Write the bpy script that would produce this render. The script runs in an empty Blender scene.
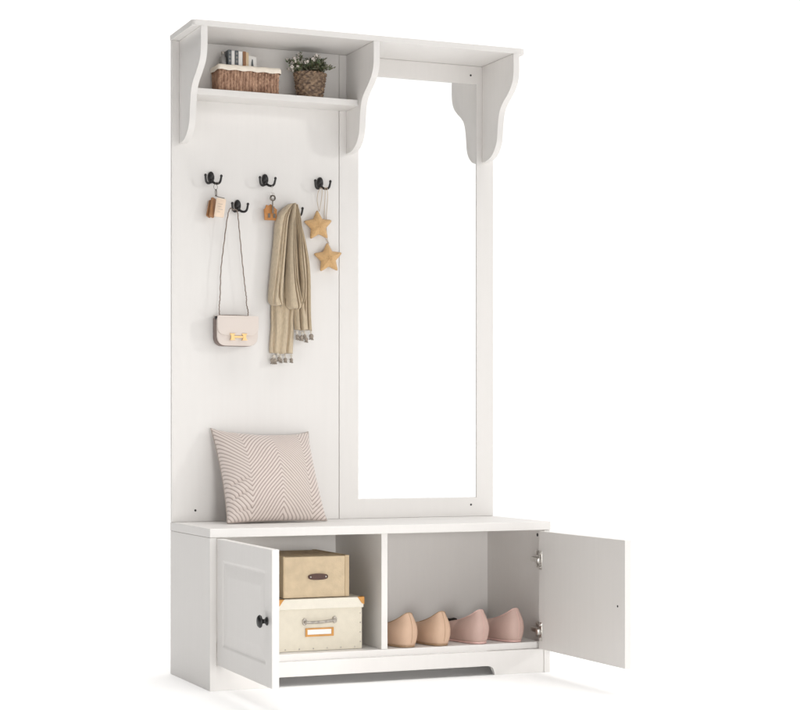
import bpy, bmesh, math, random
from mathutils import Vector, Matrix
from math import sin, cos, pi, radians
random.seed(7)
S = bpy.context.scene
C = S.collection

# ------------------------------------------------------------------ camera
cam = bpy.data.cameras.new("camera")
cam.sensor_width = 36.0
cam.lens = 1819.1086 / 800 * 36
cam.shift_x = (400 - 397.45) / 800
cam.shift_y = (431.39 - 355) / 800
cam.clip_start = 0.05
cam.clip_end = 500
camo = bpy.data.objects.new("camera", cam)
C.objects.link(camo)
camo.location = (-1.3872, -4.5644, 0.6793)
camo.rotation_euler = (radians(90), 0, -0.3978)
S.camera = camo
S.render.resolution_x = 1024
S.render.resolution_y = 909

# ------------------------------------------------------------------ studio light
W = bpy.data.worlds.new("World")
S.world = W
W.use_nodes = True
nt = W.node_tree
nt.nodes.clear()
wo = nt.nodes.new("ShaderNodeOutputWorld")
bg = nt.nodes.new("ShaderNodeBackground")
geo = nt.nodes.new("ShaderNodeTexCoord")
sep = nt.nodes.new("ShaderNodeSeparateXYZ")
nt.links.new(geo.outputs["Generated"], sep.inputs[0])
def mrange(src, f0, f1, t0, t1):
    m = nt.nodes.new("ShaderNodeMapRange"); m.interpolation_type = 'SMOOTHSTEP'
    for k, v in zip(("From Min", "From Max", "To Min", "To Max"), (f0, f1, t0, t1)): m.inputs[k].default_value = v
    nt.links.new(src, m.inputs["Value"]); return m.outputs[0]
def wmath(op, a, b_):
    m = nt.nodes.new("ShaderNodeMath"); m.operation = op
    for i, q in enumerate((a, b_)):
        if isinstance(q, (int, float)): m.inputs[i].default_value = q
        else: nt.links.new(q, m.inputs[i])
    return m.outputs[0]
side = mrange(sep.outputs["X"], -0.42, 0.16, 0.10, 1.14)      # invented surround glow, dimmed on the left to shade left faces
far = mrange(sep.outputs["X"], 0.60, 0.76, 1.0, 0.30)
high = mrange(sep.outputs["Z"], 0.26, 0.46, 1.0, 0.40)        # same added glow, dimmed higher up to hold back front faces
top = mrange(sep.outputs["Z"], 0.78, 0.90, 0.0, 3.3)          # unseen overhead glow, added to whiten floor and bench top
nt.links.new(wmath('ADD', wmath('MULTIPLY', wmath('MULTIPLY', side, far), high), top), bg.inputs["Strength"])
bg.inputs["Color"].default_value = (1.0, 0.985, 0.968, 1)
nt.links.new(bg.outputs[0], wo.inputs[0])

def area(name, loc, target, size, power, col):
    l = bpy.data.lights.new(name, 'AREA'); l.shape = 'SQUARE'; l.size = size
    l.energy = power; l.color = col
    o = bpy.data.objects.new(name, l); C.objects.link(o); o.location = loc
    o.rotation_euler = (Vector(target) - Vector(loc)).to_track_quat('-Z', 'Y').to_euler()
    return o
area("key_softbox", (7.6, -6.0, 3.6), (0.3, 0.3, 1.0), 0.8, 150, (1, 0.985, 0.965))

fill = area("fill_softbox", (-0.10, -4.6, 0.50), (0.38, 0.0, 0.08), 0.8, 4.3, (1, 0.99, 0.975))
fill.data.spread = radians(42)

vs = S.view_settings
vs.view_transform = 'Standard'; vs.look = 'None'; vs.exposure = 0.0; vs.gamma = 1.0
vs.use_curve_mapping = False
S.render.engine = 'CYCLES'
S.cycles.max_bounces = 10
S.cycles.diffuse_bounces = 6

# ------------------------------------------------------------------ materials
def mat(name, col, rough=0.5, metal=0.0, var=0.0, vscale=20, bump=0.0, bscale=200, sheen=0.0, col2=None, spec=None, coords="Object", stretch=(1, 1, 1)):
    m = bpy.data.materials.new(name); m.use_nodes = True
    t = m.node_tree; b = t.nodes["Principled BSDF"]
    b.inputs["Roughness"].default_value = rough
    b.inputs["Metallic"].default_value = metal
    b.inputs["Base Color"].default_value = (*col, 1)
    if spec is not None: b.inputs["Specular IOR Level"].default_value = spec
    if sheen:
        b.inputs["Sheen Weight"].default_value = sheen
    tc = t.nodes.new("ShaderNodeTexCoord"); mp = t.nodes.new("ShaderNodeMapping")
    mp.inputs["Scale"].default_value = stretch
    t.links.new(tc.outputs[coords], mp.inputs[0])
    if var or col2:
        n = t.nodes.new("ShaderNodeTexNoise"); n.inputs["Scale"].default_value = vscale
        n.inputs["Detail"].default_value = 5
        t.links.new(mp.outputs[0], n.inputs["Vector"])
        r = t.nodes.new("ShaderNodeMix"); r.data_type = 'RGBA'
        c2 = col2 or tuple(c * (1 - var) for c in col)
        r.inputs["A"].default_value = (*c2, 1); r.inputs["B"].default_value = (*col, 1)
        mr = t.nodes.new("ShaderNodeMapRange"); mr.inputs["From Min"].default_value = 0.35; mr.inputs["From Max"].default_value = 0.65
        t.links.new(n.outputs["Fac"], mr.inputs["Value"]); t.links.new(mr.outputs[0], r.inputs["Factor"])
        t.links.new(r.outputs["Result"], b.inputs["Base Color"])
    if bump:
        n2 = t.nodes.new("ShaderNodeTexNoise"); n2.inputs["Scale"].default_value = bscale
        n2.inputs["Detail"].default_value = 3
        t.links.new(mp.outputs[0], n2.inputs["Vector"])
        bp = t.nodes.new("ShaderNodeBump"); bp.inputs["Strength"].default_value = bump
        bp.inputs["Distance"].default_value = 0.001
        t.links.new(n2.outputs["Fac"], bp.inputs["Height"]); t.links.new(bp.outputs[0], b.inputs["Normal"])
    return m

PAINT = mat("white_satin_paint", (0.738, 0.719, 0.699), 0.42, var=0.014, vscale=75, bump=0.05, bscale=260, stretch=(1, 1, 0.07))
EDGE = mat("white_edge_paint", (0.82, 0.81, 0.795), 0.4)
FLOORM = mat("white_studio_floor", (0.97, 0.97, 0.97), 0.9, spec=0.0)
BLACK = mat("black_iron", (0.012, 0.011, 0.011), 0.38, var=0.2, vscale=60)
STEEL = mat("nickel_steel", (0.62, 0.60, 0.57), 0.28, 1.0)
DARKSCREW = mat("dark_hole", (0.03, 0.028, 0.027), 0.6)
mir = mat("mirror_glass", (0.97, 0.975, 0.975), 0.0, 1.0)
SCARF = mat("khaki_wool", (0.59, 0.485, 0.345), 0.9, var=0.16, vscale=260, bump=0.9, bscale=900, sheen=0.25, stretch=(1, 1, 0.35))
TASSEL = mat("grey_taupe_yarn", (0.42, 0.36, 0.30), 0.95, var=0.5, vscale=300, bump=0.8, bscale=900)
TASSELW = mat("cream_yarn", (0.62, 0.57, 0.49), 0.95, bump=0.6, bscale=900)
BAG = mat("blush_leather", (0.665, 0.59, 0.54), 0.45, bump=0.25, bscale=700)
BAGSIDE = mat("taupe_leather", (0.20, 0.145, 0.125), 0.5, bump=0.25, bscale=700)
CORD = mat("taupe_cord", (0.31, 0.245, 0.205), 0.7, var=0.5, vscale=350)
GOLD = mat("brushed_gold", (0.80, 0.55, 0.26), 0.32, 0.85)
STAR = mat("mustard_felt", (0.63, 0.40, 0.19), 0.9, var=0.14, vscale=220, bump=0.8, bscale=600, sheen=0.2)
STRING = mat("jute_string", (0.50, 0.40, 0.30), 0.9)
WOODC = mat("tan_leather_tag", (0.40, 0.20, 0.09), 0.5, var=0.2, vscale=60)
CREAM = mat("cream_wood_tag", (0.82, 0.66, 0.52), 0.5, var=0.08, vscale=60)
INK = mat("grey_print", (0.35, 0.30, 0.27), 0.7)
HOUSE = mat("cognac_leather", (0.50, 0.21, 0.055), 0.5, var=0.2, vscale=90)
KEYM = mat("aged_steel", (0.16, 0.14, 0.12), 0.35, 0.9)
def two_tone(name, a, b, rough, sc, stretch):
    return mat(name, a, rough, col2=b, vscale=sc, stretch=stretch, bump=0.4, bscale=400)
WICK = two_tone("reddish_wicker", (0.54, 0.34, 0.23), (0.25, 0.135, 0.085), 0.7, 120, (1, 1, 0.35))
WICKD = two_tone("brown_seagrass", (0.30, 0.205, 0.13), (0.085, 0.055, 0.04), 0.75, 110, (1, 1, 1.4))
LINER = mat("cream_cotton", (0.80, 0.73, 0.63), 0.9, var=0.06, vscale=60, bump=0.5, bscale=500)
LEAF = two_tone("green_leaf", (0.125, 0.165, 0.07), (0.045, 0.075, 0.03), 0.5, 60, (1, 1, 1))
LEAFP = two_tone("sage_leaf", (0.27, 0.27, 0.19), (0.13, 0.14, 0.09), 0.6, 60, (1, 1, 1))
PETAL = mat("cream_petal", (0.66, 0.60, 0.56), 0.6)
STEMM = mat("brown_stem", (0.16, 0.12, 0.06), 0.7)
KRAFT = mat("kraft_canvas", (0.61, 0.485, 0.325), 0.75, var=0.12, vscale=45, bump=0.5, bscale=420)
KRAFTD = mat("kraft_trim", (0.50, 0.385, 0.245), 0.7, bump=0.3, bscale=420)
LEATHB = mat("dark_brown_leather", (0.075, 0.03, 0.02), 0.4, var=0.2, vscale=80)
BOXC = mat("cream_linen_board", (0.66, 0.61, 0.505), 0.7, var=0.05, vscale=50, bump=0.45, bscale=500)
BOXL = mat("pale_linen_board", (0.73, 0.69, 0.60), 0.65, var=0.04, vscale=50, bump=0.45, bscale=500)
ORNG = mat("ochre_corner", (0.58, 0.27, 0.055), 0.45, var=0.12, vscale=50)
CARD = mat("white_card", (0.85, 0.84, 0.82), 0.7)
PEWTER = mat("pewter", (0.50, 0.46, 0.41), 0.4, 0.6, var=0.4, vscale=150)
TANS = mat("tan_suede", (0.60, 0.41, 0.29), 0.6, var=0.04, vscale=40, bump=0.15, bscale=600)
PINKS = mat("dusty_pink_suede", (0.55, 0.385, 0.335), 0.6, var=0.04, vscale=40, bump=0.15, bscale=600)
SOLET = mat("tan_sole", (0.36, 0.235, 0.14), 0.6)
SOLEP = mat("pink_sole", (0.70, 0.46, 0.42), 0.5)
INSOLE = mat("dark_insole", (0.09, 0.06, 0.045), 0.8)
BOWM = mat("black_ribbon", (0.015, 0.012, 0.011), 0.6)
GLASSG = mat("grey_glass", (0.32, 0.31, 0.30), 0.15, var=0.3, vscale=50)
BLUEB = mat("slate_label", (0.10, 0.115, 0.125), 0.5)
BROWNB = mat("brown_spine", (0.30, 0.15, 0.075), 0.6)
TANB = mat("tan_cover", (0.68, 0.53, 0.35), 0.6)

# cushion: chevron velvet driven by the mesh UV
CUS = bpy.data.materials.new("chevron_velvet"); CUS.use_nodes = True
t = CUS.node_tree; b = t.nodes["Principled BSDF"]
b.inputs["Roughness"].default_value = 0.75; b.inputs["Sheen Weight"].default_value = 0.35
at = t.nodes.new("ShaderNodeAttribute"); at.attribute_name = "chevron"
rmp = t.nodes.new("ShaderNodeValToRGB")
rmp.color_ramp.elements[0].position = 0.12; rmp.color_ramp.elements[0].color = (0.31, 0.25, 0.22, 1)
rmp.color_ramp.elements[1].position = 0.62; rmp.color_ramp.elements[1].color = (0.645, 0.565, 0.525, 1)
t.links.new(at.outputs["Fac"], rmp.inputs[0]); t.links.new(rmp.outputs[0], b.inputs["Base Color"])

# ------------------------------------------------------------------ helpers
def link(name, bm, m, parent=None, smooth=False, angle=None):
    bmesh.ops.recalc_face_normals(bm, faces=bm.faces)
    me = bpy.data.meshes.new(name); bm.to_mesh(me); bm.free()
    mats = m if isinstance(m, (list, tuple)) else [m]
    for k in mats: me.materials.append(k)
    if smooth or angle:
        me.polygons.foreach_set("use_smooth", [True] * len(me.polygons))
        if angle: me.set_sharp_from_angle(angle=radians(angle))
    o = bpy.data.objects.new(name, me); C.objects.link(o)
    if parent: o.parent = parent
    return o
def root(name, label, cat, loc=(0, 0, 0), group=None):
    o = bpy.data.objects.new(name, None); C.objects.link(o); o.location = loc
    o.empty_display_size = 0.05
    o["label"] = label; o["category"] = cat
    if group: o["group"] = group
    return o
def box(bm, x0, x1, y0, y1, z0, z1, bev=0.0, mi=0, seg=2):
    r = bmesh.ops.create_cube(bm, size=1)
    vv = r["verts"]
    for v in vv:
        v.co = Vector((x0 + (v.co.x + .5) * (x1 - x0), y0 + (v.co.y + .5) * (y1 - y0), z0 + (v.co.z + .5) * (z1 - z0)))
    fs = list({f for v in vv for f in v.link_faces})
    for f in fs: f.material_index = mi
    if bev:
        es = list({e for v in vv for e in v.link_edges})
        r2 = bmesh.ops.bevel(bm, geom=es, offset=bev, segments=seg, affect='EDGES', profile=0.5)
        for f in r2["faces"]: f.material_index = mi
    return bm
def nb(): return bmesh.new()
def tube(bm, pts, r, n=8, closed=False, mi=0, taper=None):
    P = [Vector(p) for p in pts]; rings = []
    N = len(P)
    up = None
    for i, p in enumerate(P):
        a = P[(i - 1) % N] if (i > 0 or closed) else P[i]
        c = P[(i + 1) % N] if (i < N - 1 or closed) else P[i]
        d = (c - a).normalized()
        if up is None:
            up = Vector((0, 0, 1)) if abs(d.z) < .9 else Vector((1, 0, 0))
        s = d.cross(up).normalized(); up = s.cross(d).normalized()
        rr = r if taper is None else r * taper(i / max(1, N - 1))
        rings.append([bm.verts.new(p + s * cos(2 * pi * k / n) * rr + up * sin(2 * pi * k / n) * rr) for k in range(n)])
    m = N if closed else N - 1
    for i in range(m):
        A, B = rings[i], rings[(i + 1) % N]
        for k in range(n):
            f = bm.faces.new((A[k], A[(k + 1) % n], B[(k + 1) % n], B[k])); f.material_index = mi
    if not closed:
        bm.faces.new(rings[0]).material_index = mi; bm.faces.new(rings[-1][::-1]).material_index = mi
    return bm
def spline(pts, n=8):
    P = [Vector(p) for p in pts]; out = []
    for i in range(len(P) - 1):
        p0 = P[max(0, i - 1)]; p1 = P[i]; p2 = P[i + 1]; p3 = P[min(len(P) - 1, i + 2)]
        for k in range(n):
            u = k / n
            out.append(0.5 * ((2 * p1) + (p2 - p0) * u + (2 * p0 - 5 * p1 + 4 * p2 - p3) * u * u + (3 * p1 - p0 - 3 * p2 + p3) * u ** 3))
    out.append(P[-1]); return out
def prism(bm, poly, axis, a0, a1, bev=0.0, mi=0, seg=2):
    """extrude a 2-D outline along axis ('x': poly=(y,z); 'y': poly=(x,z); 'z': poly=(x,y))"""
    def co(p, a):
        return {'x': (a, p[0], p[1]), 'y': (p[0], a, p[1]), 'z': (p[0], p[1], a)}[axis]
    A = [bm.verts.new(co(p, a0)) for p in poly]; B = [bm.verts.new(co(p, a1)) for p in poly]
    fa = bm.faces.new(A); fb = bm.faces.new(B[::-1]); n = len(poly)
    fs = [fa, fb]
    for i in range(n): fs.append(bm.faces.new((A[i], B[i], B[(i + 1) % n], A[(i + 1) % n])))
    for f in fs: f.material_index = mi
    if bev:
        es = list(set(fa.edges) | set(fb.edges))
        r = bmesh.ops.bevel(bm, geom=es, offset=bev, segments=seg, affect='EDGES', profile=0.5)
        for f in r["faces"]: f.material_index = mi
    return bm
def lathe(bm, prof, center, axis='z', n=24, mi=0, sx=1, sy=1):
    c = Vector(center); rings = []
    for (r, h) in prof:
        ring = []
        for k in range(n):
            a = 2 * pi * k / n; u, v = r * cos(a) * sx, r * sin(a) * sy
            d = {'z': (u, v, h), 'y': (u, h, v), 'x': (h, u, v)}[axis]
            ring.append(bm.verts.new(c + Vector(d)))
        rings.append(ring)
    for i in range(len(rings) - 1):
        for k in range(n):
            bm.faces.new((rings[i][k], rings[i][(k + 1) % n], rings[i + 1][(k + 1) % n], rings[i + 1][k])).material_index = mi
    bm.faces.new(rings[0]).material_index = mi; bm.faces.new(rings[-1][::-1]).material_index = mi
    return bm
def ball(bm, c, r, sc=(1, 1, 1), u=12, v=8, mi=0):
    q = bmesh.ops.create_uvsphere(bm, u_segments=u, v_segments=v, radius=r)
    for w in q["verts"]:
        w.co = Vector((w.co.x * sc[0], w.co.y * sc[1], w.co.z * sc[2])) + Vector(c)
        for f in w.link_faces: f.material_index = mi
    return bm

# ------------------------------------------------------------------ setting
bm = nb(); bmesh.ops.create_grid(bm, x_segments=2, y_segments=2, size=60)
fl = link("floor", bm, FLOORM); fl["kind"] = "structure"

# ------------------------------------------------------------------ hall tree
T = 0.018; D = 0.382; B = 0.370; HB = 0.425; TS = 0.0235; HT = 1.7893; TC = 0.0157
Z0 = HB - TS; ZK = 0.067
H = root("hall_tree", "tall white hall tree with open shoe cabinet, bench, coat hooks, shelf and full length mirror", "hall tree")
bm = box(nb(), 0.0, 1.0, 0.0, D, Z0, HB, 0.0015); link("bench_top", bm, PAINT, H)
for x0 in (0.0008, 1 - T - 0.0008):
    bm = box(nb(), x0, x0 + T, 0.003, D - 0.001, 0, Z0 - 0.0006, 0.001); link("side_panel", bm, PAINT, H)
bm = box(nb(), T + 0.001, 1 - T - 0.001, 0.02, D - 0.012, ZK, ZK + T, 0.0008); link("bottom_board", bm, PAINT, H)
bm = box(nb(), T + 0.001, 1 - T - 0.001, D - 0.010, D - 0.004, ZK, Z0 - 0.001); link("back_board", bm, PAINT, H)
bm = box(nb(), 0.492, 0.510, 0.020, D - 0.011, ZK + T + 0.0004, Z0 - 0.0006, 0.001); link("divider", bm, PAINT, H)
# kick board with cut-out
def arc(cx, cz, r, a0, a1, n=6): return [(cx + r * cos(a0 + (a1 - a0) * i / n), cz + r * sin(a0 + (a1 - a0) * i / n)) for i in range(n + 1)]
xl, xr = T + 0.001, 1 - T - 0.001
pl = [(xl, 0.0), (0.155, 0.0)] + [(0.157, 0.010)] + arc(0.183, 0.010, 0.019, pi, pi / 2) + arc(0.817, 0.010, 0.019, pi / 2, 0) + [(0.843, 0.010), (0.845, 0.0)]
pl = [(xl, 0.0), (0.170, 0.0), (0.173, 0.012), (0.178, 0.0205), (0.186, 0.0250), (0.196, 0.0260),
      (0.806, 0.0260), (0.815, 0.0250), (0.822, 0.0205), (0.826, 0.012), (0.828, 0.0), (xr, 0.0), (xr, ZK - 0.0006), (xl, ZK - 0.0006)]
bm = prism(nb(), pl, 'y', 0.006, 0.021, 0.0008); link("kick_board", bm, PAINT, H)
# upper back
bm = box(nb(), 0.0015, 0.5018, B, D, HB + 0.0004, HT - TC - 0.0004, 0.0008); link("back_panel", bm, PAINT, H)
def frame_ring(bm, outer, inner, rings):
    """rectangular rings: list of (t in 0..1 from outer to inner, or absolute inset rect, y)"""
    L = []
    for rect, y in rings:
        x0, x1, z0, z1 = rect
        L.append([bm.verts.new(p) for p in ((x0, y, z0), (x1, y, z0), (x1, y, z1), (x0, y, z1))])
    return L
def bridge(bm, L, close=False):
    n = len(L)
    for i in range(n if close else n - 1):
        A, Q = L[i], L[(i + 1) % n]
        for k in range(4): bm.faces.new((A[k], A[(k + 1) % 4], Q[(k + 1) % 4], Q[k]))
def grow(r, d): return (r[0] - d, r[1] + d, r[2] - d, r[3] + d)
op = (0.563, 0.943, 0.482, 1.719); ou = (0.5036, 0.9985, HB + 0.0004, HT - TC - 0.0004)
bm = nb(); L = frame_ring(bm, ou, op, [(grow(ou, -0.0008), B), (grow(op, 0.0012), B), (op, B + 0.0010), (op, D), (ou, D), (ou, B + 0.0008)])
bridge(bm, L, True); link("mirror_frame", bm, PAINT, H)
bm = box(nb(), op[0] - 0.004 + 0.0045, op[1] - 0.0005, B + 0.0028, B + 0.0068, op[2] + 0.0005, op[3] - 0.0005); link("mirror", bm, mir, H)
# cap with rounded front corners
r = 0.012; x0, x1, y0, y1 = 0.0, 1.0, 0.160, D
cap = [(x0, y1), (x0, y0 + r)] + [(x0 + r - r * cos(a), y0 + r - r * sin(a)) for a in [pi / 12 * i for i in range(1, 6)]] + [(x0 + r, y0), (x1 - r, y0)] + \
      [(x1 - r + r * sin(a), y0 + r - r * cos(a)) for a in [pi / 12 * i for i in range(1, 6)]] + [(x1, y0 + r), (x1, y1)]
bm = prism(nb(), cap, 'z', HT - TC, HT, 0.0016); link("top_board", bm, PAINT, H)
# brackets
prof = [(0.1575, 1.7730), (0.1565, 1.735), (0.1585, 1.709), (0.1660, 1.690), (0.1800, 1.6735), (0.2020, 1.6575), (0.2250, 1.6430), (0.2440, 1.6270),
        (0.2545, 1.6080), (0.2600, 1.5850), (0.2640, 1.5600), (0.2680, 1.5370), (0.2780, 1.5180), (0.2950, 1.5020), (0.3150, 1.4920), (0.3400, 1.4868), (0.3695, 1.4860)]
pp = [(p.x, p.y) for p in spline([(a, z, 0) for a, z in prof], 4)] + [(0.3695, 1.7730)]
for x in (0.023, 0.5249, 0.9612):
    bm = prism(nb(), pp, 'x', x, x + T, 0.0013); link("bracket", bm, PAINT, H, angle=35)
bm = box(nb(), 0.0415, 0.5245, 0.2760, B - 0.0004, 1.6098, 1.6278, 0.0012); link("shelf", bm, PAINT, H)
# cam screws that show
def screw(x, y, z, axis='y', r=0.0032):
    bm = lathe(nb(), [(0.0001, -0.0012), (r * .7, -0.0012), (r, -0.0005), (r, 0.001)], (x, y, z), axis, 12); return link("screw", bm, DARKSCREW, H)
screw(0.0700, B, 0.457); screw(0.925, B, 0.4600); screw(0.924, B, 1.7450)

# double-prong hooks
def hook(x, z):
    bm = nb()
    lathe(bm, [(0.0002, -0.0110), (0.0045, -0.0105), (0.0078, -0.0085), (0.0092, -0.005), (0.0092, -0.0002)], (x, B, z + 0.004), 'y', 24, sx=1.05, sy=1.75)
    ball(bm, (x, B - 0.0075, z - 0.006), 0.0062, (1, 1.1, 1.3))
    h = link("coat_hook", bm, BLACK, H, smooth=True)
    for s in (-1, 1):
        bm = nb()
        pts = spline([(x, B - 0.007, z - 0.004), (x + s * 0.006, B - 0.014, z - 0.0125), (x + s * 0.0140, B - 0.020, z - 0.0150), (x + s * 0.0200, B - 0.024, z - 0.0110),
                      (x + s * 0.0225, B - 0.026, z - 0.001), (x + s * 0.0232, B - 0.027, z + 0.0060)], 6)
        tube(bm, pts, 0.0032, 10, taper=lambda u: 1.15 - 0.25 * u)
        ball(bm, pts[-1], 0.0039, (1, 1, 1.15))
        link("prong", bm, BLACK, h, smooth=True)
HK = [(0.1146, 1.3915), (0.193, 1.3160), (0.275, 1.3935), (0.357, 1.3115), (0.442, 1.3935)]
for x, z in HK: hook(x, z)

# doors
DW = 0.477; zt = Z0 - 0.003; zb = ZK + 0.001
def door(side, ang, hx):
    """local: hinge at x=0, slab reaches s*DW, outer face y=0, inner face y=T"""
    s = 1 if side == 'l' else -1
    h = zt - zb
    bm = nb()
    R = (0, DW, 0, h)
    rings = [(R, T), (R, 0.0012), (grow(R, -0.0012), 0.0)]
    a, e = 0.052, 0.085
    rings += [(grow(R, -a), 0.0), (grow(R, -a - 0.0025), 0.0008), (grow(R, -a - 0.006), 0.0024), (grow(R, -a - 0.010), 0.0030), (grow(R, -a - 0.015), 0.0028),
              (grow(R, -a - 0.034), 0.0012), (grow(R, -a - 0.040), 0.0006), (grow(R, -a - 0.043), 0.0005)]
    L = frame_ring(bm, R, R, rings); bridge(bm, L)
    bm.faces.new(L[0]); bm.faces.new(L[-1][::-1])
    for v in bm.verts: v.co.x *= s
    o = link("door", bm, PAINT, H)
    o.location = (hx, 0, zb); o.rotation_euler = (0, 0, -ang if s == 1 else ang)
    kx = s * (DW - 0.037); kz = 0.226 - zb
    bm = nb() if s == 1 else None
    if s == 1: lathe(bm, [(0.0002, -0.0255), (0.006, -0.0252), (0.0118, -0.0235), (0.0150, -0.0205), (0.0158, -0.0180), (0.0140, -0.0155), (0.0085, -0.0135), (0.0058, -0.0115), (0.0052, -0.0075),
               (0.0065, -0.0045), (0.0098, -0.0030), (0.0104, -0.0004)], (kx, 0, kz), 'y', 28)
    if s == 1: link("knob", bm, BLACK, o, smooth=True)
    bm = lathe(nb(), [(0.0001, 0.0010), (0.0028, 0.0010), (0.0030, 0.0002), (0.0030, -0.001)], (kx, T, kz), 'y', 12)
    link("screw", bm, DARKSCREW, o)
    for zc in (0.049, 0.249):
        bm = nb()
        # cup plate on the inner face, arm, and side-panel plate
        box(bm, min(s * 0.003, s * 0.020), max(s * 0.003, s * 0.020), T, T + 0.0022, zc - 0.026 + 0.0, zc + 0.026, 0.0008)
        for dz in (-0.019, 0.019):
            lathe(bm, [(0.0048, T + 0.0004), (0.0048, T + 0.0045), (0.003, T + 0.006), (0.0002, T + 0.006)], (s * 0.012, 0, zc + dz), 'y', 12)
        box(bm, min(s * 0.001, s * 0.018), max(s * 0.001, s * 0.018), T + 0.0024, T + 0.013, zc - 0.008, zc + 0.008, 0.002)
        link("hinge", bm, STEEL, o, angle=40)
    return o
door('l', 1.5948, T + 0.0012)
door('r', 1.5756, 1 - T - 0.0012)
for zc in (0.049 + zb, 0.249 + zb):
    bm = nb()
    box(bm, 1 - T - 0.0040, 1 - T - 0.0012, 0.034, 0.050, zc - 0.024, zc + 0.024, 0.0008)
    box(bm, 1 - T - 0.0150, 1 - T - 0.0042, 0.022, 0.062, zc - 0.0065, zc + 0.0065, 0.002)
    for dz in (-0.017, 0.017):
        lathe(bm, [(0.0045, -0.0002), (0.0045, -0.0025), (0.0002, -0.003)], (1 - T - 0.004, 0.042, zc + dz), 'x', 12)
    link("hinge_plate", bm, STEEL, H, angle=40)
screw(1 - T - 0.001, 0.045, Z0 - 0.016, 'x', 0.005)
screw(1 - T - 0.001, 0.335, Z0 - 0.013, 'x', 0.004)

# ------------------------------------------------------------------ cushion
cu = root("cushion", "square blush and taupe cushion with embossed chevron stripes, leaning on the bench", "cushion")
bm = nb(); n = 190
cl = bm.verts.layers.float.new("chevron")
bl, br, tr, tl = Vector((0.1120, 0.205, 0.4275)), Vector((0.4125, 0.232, 0.4275)), Vector((0.3995, 0.350, 0.6780)), Vector((0.1085, 0.350, 0.6880))
nrm = (br - bl).cross(tl - bl).normalized()      # points to the room (-y)
if nrm.y > 0: nrm = -nrm
def tri(u):      # V at .22, apex at .53, V at .84
    k = ((u - 0.22) / 0.62) % 1.0
    return 1 - abs(2 * k - 1)
grids = {}
for side in (1, -1):
    g = []
    for j in range(n + 1):
        row = []
        for i in range(n + 1):
            u, v = i / n, j / n
            if side == -1 and (i in (0, n) or j in (0, n)):
                row.append(grids[1][j][i]); continue
            # edges pull in between the corners
            pu = 0.060 * (4 * v * (1 - v)) ** 0.9; pv = 0.15 * (4 * u * (1 - u)) ** 0.8
            uu = 0.5 + (u - 0.5) * (1 - pu * (1.0 if side else 1)); vv = 0.5 + (v - 0.5) * (1 - pv)
            if v < 0.5: vv = v + (vv - v) * 0.25      # bottom edge rests flat
            p = (bl * (1 - uu) + br * uu) * (1 - vv) + (tl * (1 - uu) + tr * uu) * vv
            e = max(0.0, (1 - (2 * u - 1) ** 2) * (1 - (2 * v - 1) ** 2))
            th = 0.071 * e ** 0.50
            # soft creases in the lower left corner
            cr = 0
            for (cx_, cy_, ax, ay, an, am) in ((0.10, 0.36, .13,   .016, .25, .007), (0.09, 0.22, .12, .015, .4, .007), (0.10, 0.08, .14, .016, .1, .007), (0.9, 0.10, .1, .02, -.5, .004), (0.5, 0.04, .2, .02, 0.05, .003)):
                du, dv = u - cx_, v - cy_
                a_ = du * cos(an) + dv * sin(an); b_ = -du * sin(an) + dv * cos(an)
                cr += am * math.exp(-(a_ / ax) ** 2 - (b_ / ay) ** 2)
            ph = (v * 23 + 0.3 * sin(11 * v + 6 * u) - tri(u) * 8.0 + 0.25 * sin(7 * u + 3 * v))
            st = 0.5 + 0.5 * cos(2 * pi * ph)
            ss = st ** 0.6
            edge = min(1, e * 9)
            off = th + (0.0016 * (ss - 0.5)) * edge - cr * min(1, e * 6)
            off += 0.0016 * sin(5 * u + 2) * sin(9 * v + 11 * u) * edge
            if side == -1: off = -(th * 0.55 + 0.0005)
            q = p + nrm * off
            q.z = max(q.z, HB + 0.0008 + 0.0002 * side)
            q.y = min(q.y, B - 0.002)
            w = bm.verts.new(q); w[cl] = ss if side == 1 else 0.3
            row.append(w)
        g.append(row)
    grids[side] = g
    for j in range(n):
        for i in range(n):
            try: bm.faces.new((g[j][i], g[j][i + 1], g[j + 1][i + 1], g[j + 1][i]))
            except ValueError: pass
link("cover", bm, CUS, cu, smooth=True)
bm = nb(); g = grids  # piping runs round the seam
def seam(k):
    out = []
    for i in range(0, n, 6): out.append((i, 0))
    for j in range(0, n, 6): out.append((n, j))
    for i in range(n, 0, -6): out.append((i, n))
    for j in range(n, 0, -6): out.append((0, j))
    return out
pts = []
for i, j in seam(0):
    u, v = i / n, j / n
    pu = 0.060 * (4 * v * (1 - v)) ** 0.9; pv = 0.15 * (4 * u * (1 - u)) ** 0.8
    uu = 0.5 + (u - 0.5) * (1 - pu); vv = 0.5 + (v - 0.5) * (1 - pv)
    if v < 0.5: vv = v + (vv - v) * 0.25
    p = (bl * (1 - uu) + br * uu) * (1 - vv) + (tl * (1 - uu) + tr * uu) * vv
    p.z = max(p.z, HB + 0.003); p.y = min(p.y, B - 0.003)
    pts.append(p)
tube(bm, pts, 0.0016, 6, closed=True)
PIPE = mat("taupe_piping", (0.38, 0.32, 0.285), 0.85, bump=0.4, bscale=600)
link("piping", bm, PIPE, cu, smooth=True)

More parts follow.
